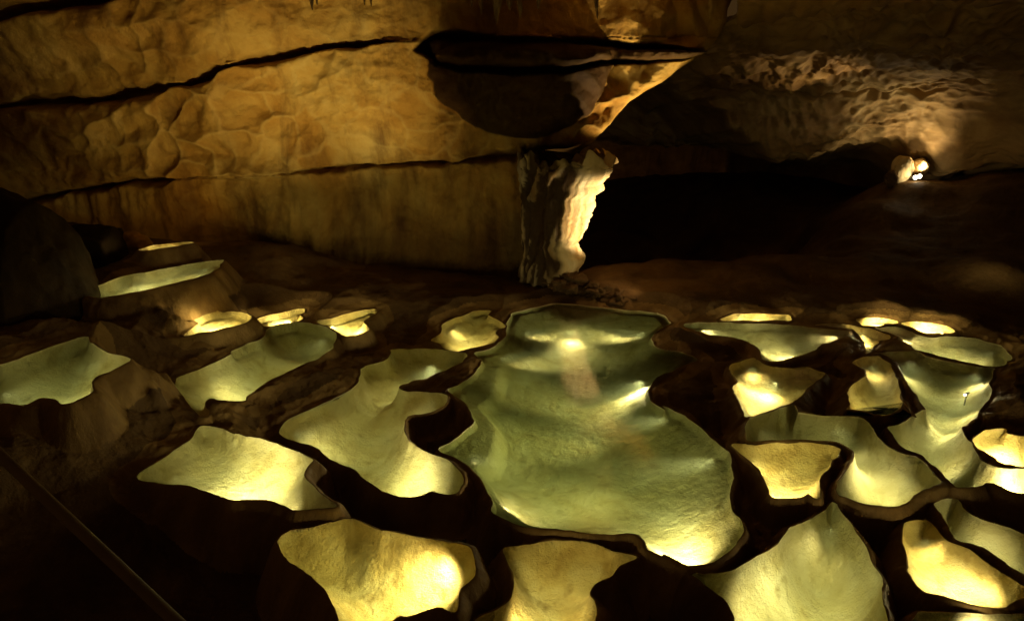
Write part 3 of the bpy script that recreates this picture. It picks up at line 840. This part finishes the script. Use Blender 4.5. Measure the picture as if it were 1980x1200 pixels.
qx = TX + 0.35 * fbm(TX * 0.7, TV * 0.7, 0, 2, 100); qv = TV + 0.25 * fbm(TX * 0.7, TV * 0.7, 7, 2, 101)
s1, s2 = worley(qx * 3.6 + qv * 1.3, qv * 3.0, 21)
s3, s4 = worley(qx * 7.4 + qv * 2.4, qv * 6.4, 22)
disp = -0.15 * (0.55 - s1) - 0.05 * (0.5 - s3) + 0.16 * fbm(TX * 0.5, TV * 0.6, 0, 3, 102) + 0.02 * fbm(TX * 5, TV * 5, 0, 3, 103)
# bedding cracks along the roof
for v_c, am, wd in ((seg[6] + 0.22, 0.45, 0.045), (seg[7] - 0.1, 0.25, 0.05), (seg[8] + 0.3, 0.22, 0.05), (seg[9] + 0.2, 0.30, 0.06), (seg[10] + .3, 0.3, 0.07)):
    wv = v_c + 0.16 * fbm(TX * 0.6, 0 * TX, v_c, 3, 104) + 0.05 * fbm(TX * 3, 0 * TX, v_c, 3, 105)
    disp -= am * np.exp(-((TV - wv) / wd) ** 2) * sstep(-0.3, 0.4, fbm(TX * 0.5, 0 * TX, v_c * 3, 2, 106) + 0.5)
    disp += 0.06 * sstep(-0.1, 0.1, TV - wv)
bend = np.maximum(TX - 5.6, 0)
left = np.maximum(3.4 - TX, 0)
TYY = cY[:, None] + 0.9 * left ** 1.3 * (cZ[:, None] < 3.3) + nY[:, None] * disp - 0.30 * bend ** 1.8 * (cY[:, None] / 13.0) ** 1.0
TZZ = cZ[:, None] - 0.30 * (0.3 + fbm(TX * 0.9, 0 * TX, 4.0, 3, 108)) * sstep(14.5, 13.2, TYY) * sstep(1.9, 1.2, cZ[:, None]) + nZ[:, None] * disp - 0.05 * bend ** 1.6 * sstep(2.2, 3.2, cZ[:, None])
zl = np.interp(TX, [2.0, 2.4, 3.1, 4.1, 5.2, 6.0], [2.7, 2.5, 2.12, 1.6, 1.15, 0.9]) + 0.10 * fbm(TX * 2.0, 0 * TX, 8.0, 3, 109)
TYY = TYY + 3.8 * sstep(zl + 0.05, zl - 0.40, cZ[:, None]) * (TX < 6.2)      # the low dark opening, rising to an arch on the left
TUN = np.stack([TX, TYY, TZZ], -1)
tag(link("passage_vault", grid_mesh("passage_vault", TUN, M_tunnel)), kind="structure")

# ------------------------------------------------------------------ lumps: rounded rocks from a displaced sphere
import bmesh


def rock_mesh(name, size, seed, mat, rough=0.18, detail=5, squareness=0.0, freq=1.4):
    bm = bmesh.new()
    bmesh.ops.create_icosphere(bm, subdivisions=detail, radius=1.0)
    co = np.array([v.co[:] for v in bm.verts])
    if squareness > 0:
        m = np.abs(co).max(1, keepdims=True)
        co = co * (1 - squareness) + co / m * squareness * 0.85
    dsp = 1 + rough * fbm(co[:, 0] * freq + seed * 3.1, co[:, 1] * freq, co[:, 2] * freq, 4, seed)
    co = co * dsp[:, None] * np.array(size)
    for v, q in zip(bm.verts, co): v.co = q
    for f in bm.faces: f.smooth = True
    me = bpy.data.meshes.new(name)
    bm.to_mesh(me); bm.free()
    me.materials.append(mat)
    return me


def rock(name, label, cat, loc, size, seed, mat, rotz=0, group=None, **kw):
    o = link(name, rock_mesh(name, size, seed, mat, **kw))
    o.location = loc; o.rotation_euler = (0, 0, rotz)
    return tag(o, label, cat, group)


# ------------------------------------------------------------------ flowstone column at the end of the wall
def column():
    rows = np.arange(296, 536, 1.5)
    lft = curve([(296, 1000), (330, 1004), (400, 1004), (480, 1008), (530, 1006), (548, 1000)])
    rgt = curve([(296, 1178), (308, 1198), (316, 1190), (345, 1172), (380, 1154), (420, 1138), (450, 1124), (475, 1122), (490, 1130), (505, 1126), (525, 1112), (548, 1120)])
    YC = 8.25
    nn = 170
    th = np.linspace(0, 2 * math.pi, nn)
    out = []; FO = []
    for r_ in rows:
        l = at_y(np.array([lft(r_)]), np.array([r_]), YC)[0]; g = at_y(np.array([rgt(r_)]), np.array([r_]), YC)[0]
        g[0] += 0.035 * float(fbm(np.array([r_ * 0.06]), 0.0, 0.0, 4, 141)[0])
        cx = (l[0] + g[0]) / 2; hw = (g[0] - l[0]) / 2; z = l[2]
        cs, sn = np.cos(th), np.sin(th)
        fold = 0.10 * np.abs(np.sin(th * 8 + 3.4 * fbm(cs * 1.5, sn * 1.5, z * 0.9, 3, 120))) + 0.05 * fbm(cs * 5, sn * 5, z * 1.3, 3, 121) + 0.05 * fbm(cs * 3, sn * 3, z * 5, 3, 122)
        fold = fold * 1.5 * (0.18 + 0.82 * sstep(0.25, -0.4, cs - 0.2 * sn))
        rad = 1 - fold
        FO.append(fold)
        out.append(np.stack([cx + hw * cs * rad, YC + 0.42 * sn * rad, z + (0.10 * fbm(cs * 3.5, sn * 3.5, 0.0, 3, 143) - 0.04) * sstep(330, 296, r_) - 0.05 * np.abs(fbm(cs * 4, sn * 4, 2.0, 3, 144)) * sstep(505, 535, r_)], 1))
    return np.array(out), np.array(FO)


CG, FOLD = column()
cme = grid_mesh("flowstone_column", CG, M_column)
column_shade = np.repeat(sstep(0.32, 0.12, np.cos(np.linspace(0, 2 * math.pi, CG.shape[1])))[None, :], CG.shape[0], 0)  # shade painted on the side turned away from the column light
column_shade = np.clip(column_shade * (0.62 + 0.45 * sstep(0.004, 0.03, FOLD)) + 0.3 * fbm(CG[..., 0] * 6, CG[..., 1] * 6, CG[..., 2] * 2, 3, 140) * column_shade, 0, 1) * 0.96  # painted shade is thinner on the outer ridges of the folds
cs_ = cme.attributes.new("painted_shade", 'FLOAT', 'POINT')
cs_.data.foreach_set("value", np.ascontiguousarray(column_shade.ravel(), np.float32))
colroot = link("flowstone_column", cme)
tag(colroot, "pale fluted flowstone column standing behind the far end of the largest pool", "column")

# ------------------------------------------------------------------ big flowstone mound at the far left, boulders on the terrace
def mound():
    top = np.array([(-330, 330), (-120, 352), (0, 368), (62, 392), (95, 455), (130, 525), (165, 590), (205, 640), (255, 700)], float)
    y0 = 5.75
    px = np.interp(np.linspace(0, 1, 160), np.linspace(0, 1, len(top)), top[:, 0]); pyy = np.interp(np.linspace(0, 1, 160), np.linspace(0, 1, len(top)), top[:, 1])
    ridge = at_y(px, pyy, y0)
    rows = []
    for t in np.linspace(-1, 1, 110):
        h = ridge[:, 2] - 0.35
        fall = np.sqrt(np.maximum(0, 1 - abs(t) ** 2.2))
        z = 0.35 + h * fall
        y = y0 + t * 0.42 * (0.4 + h)
        n_ = 0.035 * fbm(ridge[:, 0] * 2, y * 2, z * 2, 4, 130)
        rows.append(np.stack([ridge[:, 0] + n_, y, z + n_], 1))
    return np.array(rows)


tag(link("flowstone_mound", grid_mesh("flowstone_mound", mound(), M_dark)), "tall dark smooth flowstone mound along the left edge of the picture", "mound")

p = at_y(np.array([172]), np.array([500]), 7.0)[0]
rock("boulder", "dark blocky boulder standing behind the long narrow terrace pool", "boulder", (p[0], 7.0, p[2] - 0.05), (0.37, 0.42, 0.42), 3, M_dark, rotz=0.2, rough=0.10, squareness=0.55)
p = at_y(np.array([250]), np.array([478]), 7.4)[0]
rock("boulder", "smaller amber lit rock at the right shoulder of the blocky boulder", "boulder", (p[0], 7.4, p[2]), (0.22, 0.25, 0.17), 5, M_wall, rough=0.15)

# rubble at the foot of the column
for i, (px, py, Yd, sx, sy, sz, lb) in enumerate([
        (1095, 545, 7.9, 0.22, 0.25, 0.12, "dark lumpy rock under the foot of the pale column"),
        (1150, 562, 7.75, 0.16, 0.18, 0.09, "brown rock with glittering top between column and pool"),
        (1195, 575, 7.7, 0.22, 0.2, 0.10, "wet brown rock on the far shore of the largest pool"),
        (1235, 592, 7.6, 0.12, 0.12, 0.06, "small brown stone at the right end of the rubble by the column")]):
    q = at_y(np.array([px]), np.array([py]), Yd)[0]
    rock("rubble_rock", lb, "rock", (q[0], Yd, q[2]), (sx, sy, sz), 20 + i, M_floor, rotz=i, group="rubble at the foot of the column", rough=0.4, freq=2.4)

# ------------------------------------------------------------------ floodlight among boulders in the passage
q = at_y(np.array([1745]), np.array([328]), 12.1)[0]
rock("boulder", "pale tall boulder left of the twin floodlight in the passage", "boulder", (q[0], 12.1, q[2]), (0.17, 0.2, 0.24), 31, M_column, group="boulders by the floodlight", rough=0.15)
q = at_y(np.array([1779]), np.array([322]), 12.25)[0]
rock("boulder", "pale round boulder just above the twin floodlight", "boulder", (q[0], 12.25, q[2]), (0.14, 0.16, 0.15), 32, M_column, group="boulders by the floodlight", rough=0.12)
q = at_y(np.array([1722]), np.array([345]), 12.0)[0]
rock("boulder", "small brown boulder leftmost beside the floodlight", "boulder", (q[0], 12.0, q[2]), (0.10, 0.12, 0.12), 33, M_floor, group="boulders by the floodlight", rough=0.2)


def cyl(name, r, h, mat, parent, loc, rot=(0, 0, 0), r2=None, seg_=24):
    bm = bmesh.new()
    bmesh.ops.create_cone(bm, cap_ends=True, segments=seg_, radius1=r, radius2=r if r2 is None else r2, depth=h)
    for f in bm.faces: f.smooth = len(f.verts) == 4
    me = bpy.data.meshes.new(name); bm.to_mesh(me); bm.free()
    me.materials.append(mat)
    o = bpy.data.objects.new(name, me); COL.objects.link(o)
    o.parent = parent; o.location = loc; o.rotation_euler = rot
    return o


q = at_y(np.array([1774]), np.array([343]), 11.85)[0]
fl = empty("floodlight", (q[0], 11.85, q[2]))
tag(fl, "twin headed floodlight shining on the passage floor between pale boulders", "floodlight")
for dx, dz in ((-0.036, -0.010), (0.036, 0.010)):
    h = cyl("lamp_head", 0.038, 0.09, M_black, fl, (dx, 0.05, dz), (R(80), 0, 0))
    lens = bpy.data.objects.new("lens", None)
    bpy.data.objects.remove(lens)
    le = cyl("lens", 0.036, 0.012, M_lens, h, (0, 0, 0.05))
cyl("bracket", 0.012, 0.16, M_black, fl, (0, 0.06, -0.09))

# the one small lamp that can be seen burning under the water
def pool_lamp(px, py, key, yaw, lb):
    z = [p["level"] for p in POOLS if p["key"] == key][0] - 0.05
    q = at_z(np.array([px]), np.array([py]), z)[0]
    r0 = empty("pool_lamp", (q[0], q[1], z))
    r0.rotation_euler = (0, 0, yaw)
    tag(r0, lb, "lamp")
    cyl("housing", 0.012, 0.06, M_black, r0, (0, 0.04, 0), (R(90), 0, 0))
    cyl("lens", 0.010, 0.008, M_lens, r0, (0, 0, 0), (R(90), 0, 0))
    cyl("stand", 0.006, 0.10, M_black, r0, (0, 0.04, -0.06))


pool_lamp(1866, 763, "Mm", -0.9, "small lamp burning in the broad dark green pool far right")

# ------------------------------------------------------------------ stalactites
def stalactite_mesh(L, r, seed):
    n, m = 22, 40
    z = np.linspace(0, 1, m); th = np.linspace(0, 2 * math.pi, n)
    out = []
    for t in z:
        rr_ = r * (1 - t) ** 0.75 * (1 + 0.25 * vnoise(t * 9, seed, 0, seed)) + 0.004
        offx = 0.4 * r * vnoise(t * 2, seed, 3, 7) ; offy = 0.4 * r * vnoise(t * 2, seed, 9, 8)
        lump = 1 + 0.2 * fbm(np.cos(th) * 1.5, np.sin(th) * 1.5, t * 5 + seed, 3, seed)
        out.append(np.stack([offx + rr_ * lump * np.cos(th), offy + rr_ * lump * np.sin(th), np.full(n, -t * L)], 1))
    return grid_mesh("stalactite", np.array(out), M_stal)


for i, (px, pt, pb, wd, lb) in enumerate([
        (594, -50, 20, 12, "dark leaf shaped stalactite tip, leftmost at the top of the picture"),
        (612, -40, 10, 8, "short stalactite tip second from the left at the top"),
        (703, -40, 10, 8, "left of two short stalactite tips above the left wall crack"),
        (714, -40, 13, 8, "right of two short stalactite tips above the left wall crack"),
        (915, -60, 14, 12, "short stalactite left of the cluster over the slab"),
        (928, -60, 28, 12, "thin brown stalactite at the left of the cluster over the slab"),
        (957, -60, 45, 18, "thick brown stalactite in the middle of the cluster over the slab"),
        (985, -60, 20, 22, "broad short stalactite in the cluster over the slab"),
        (1002, -60, 36, 14, "slender pointed stalactite in the cluster over the slab"),
        (1046, -60, 18, 16, "stubby stalactite at the right of the cluster over the slab"),
        (1138, -50, 38, 10, "lone slanting rod like stalactite before the pale draperies")]):
    Yd = 7.3
    a_ = at_y(np.array([px]), np.array([pt]), Yd)[0]; b_ = at_y(np.array([px]), np.array([pb]), Yd)[0]
    a_[2] = 3.82
    o = link("stalactite", stalactite_mesh(a_[2] - b_[2], wd * 0.5 / FPX * Yd * 2.0, 40 + i))
    o.location = (a_[0], Yd, a_[2])
    o.rotation_euler = (0, R(-9) if i == 10 else 0, 0)
    tag(o, lb, "stalactite", "stalactites hanging at the top of the picture")

# ------------------------------------------------------------------ handrail of the walkway
def tube(name, A, Bp, r, mat):
    A, Bp = Vector(A), Vector(Bp)
    bm = bmesh.new()
    bmesh.ops.create_cone(bm, cap_ends=True, segments=20, radius1=r, radius2=r, depth=(Bp - A).length)
    for f in bm.faces: f.smooth = len(f.verts) == 4
    me = bpy.data.meshes.new(name); bm.to_mesh(me); bm.free(); me.materials.append(mat)
    o = link(name, me)
    o.location = (A + Bp) / 2
    o.rotation_euler = (Bp - A).to_track_quat('Z', 'Y').to_euler()
    return o


ra = at_y(np.array([-160]), np.array([728]), 2.6)[0]; rb = at_y(np.array([420]), np.array([1275]), 1.75)[0]

M_rail = rock_mat("handrail_metal", [(0.3, (0.12, 0.08, 0.035)), (0.7, (0.18, 0.12, 0.055))], scale=5, rough=(0.55, 0.7), bump=0.1, dist=0.002)
rail = empty("handrail", tuple(rb))
tag(rail, "thin dull handrail slanting across the black lower left corner", "handrail")
for nm, A_, B_, rd in (("rail", ra, rb, 0.021), ("post", rb, (rb[0], rb[1], -0.6), 0.024), ("post", ra, (ra[0], ra[1], -0.3), 0.024)):
    tb = tube(nm, A_, B_, rd, M_rail)
    tb.parent = rail
    tb.matrix_parent_inverse = Matrix.Translation(rail.location).inverted()


# ------------------------------------------------------------------ lamps and added fill that light the walls
def px_at(px, py, Yd): return at_y(np.array([px]), np.array([py]), Yd)[0]


# unseen fill added to wash up the long wall, mostly above the pools
spot("wall_fill", px_at(330, 462, 7.6), px_at(335, 425, 8.6), 7, (1.0, 0.60, 0.14), 120, 0.8, 0.05)
spot("wall_fill", px_at(600, 600, 5.4), px_at(620, 120, 8.6), 330, (1.0, 0.78, 0.36), 50, 1.0, 0.06)
spot("wall_fill", px_at(420, 600, 5.4), px_at(390, 130, 8.4), 215, (1.0, 0.74, 0.30), 56, 1.0, 0.06)
spot("wall_fill", px_at(800, 560, 6.8), px_at(780, 200, 8.6), 100, (1.0, 0.75, 0.32), 46, 1.0, 0.06)
# hidden lamp beside the column, plus added spots
spot("column_light", px_at(1360, 500, 7.6), px_at(1140, 410, 8.2), 400, (1.0, 0.80, 0.48), 44, 0.5, 0.03)
spot("column_light", px_at(1300, 470, 8.5), px_at(1215, 140, 8.4), 430, (1.0, 0.74, 0.36), 48, 0.7, 0.03)
spot("column_light", px_at(1330, 440, 7.5), px_at(1235, -5, 8.3), 95, (1.0, 0.76, 0.40), 42, 0.5, 0.03)  # unseen spot added to brighten the top draperies
spot("column_light", px_at(1260, 520, 7.5), px_at(1160, 570, 7.8), 5, (1.0, 0.68, 0.30), 90, 1.0, 0.03)  # unseen spot added to warm up the rubble
spot("flood_light", px_at(1772, 346, 11.7), px_at(1757, 324, 12.15), 7, (1.0, 0.82, 0.5), 130, 0.8, 0.03)
spot("flood_light", px_at(1790, 330, 12.0), px_at(1735, 210, 12.5), 55, (1.0, 0.76, 0.40), 140, 1.0, 0.03)
spot("flood_light", px_at(1765, 332, 11.6), px_at(1540, 95, 11.5), 150, (1.0, 0.64, 0.26), 40, 1.0, 0.04)
spot("flood_light", px_at(1765, 332, 11.6), px_at(1560, 220, 13.0), 12, (1.0, 0.74, 0.42), 36, 1.0, 0.04)
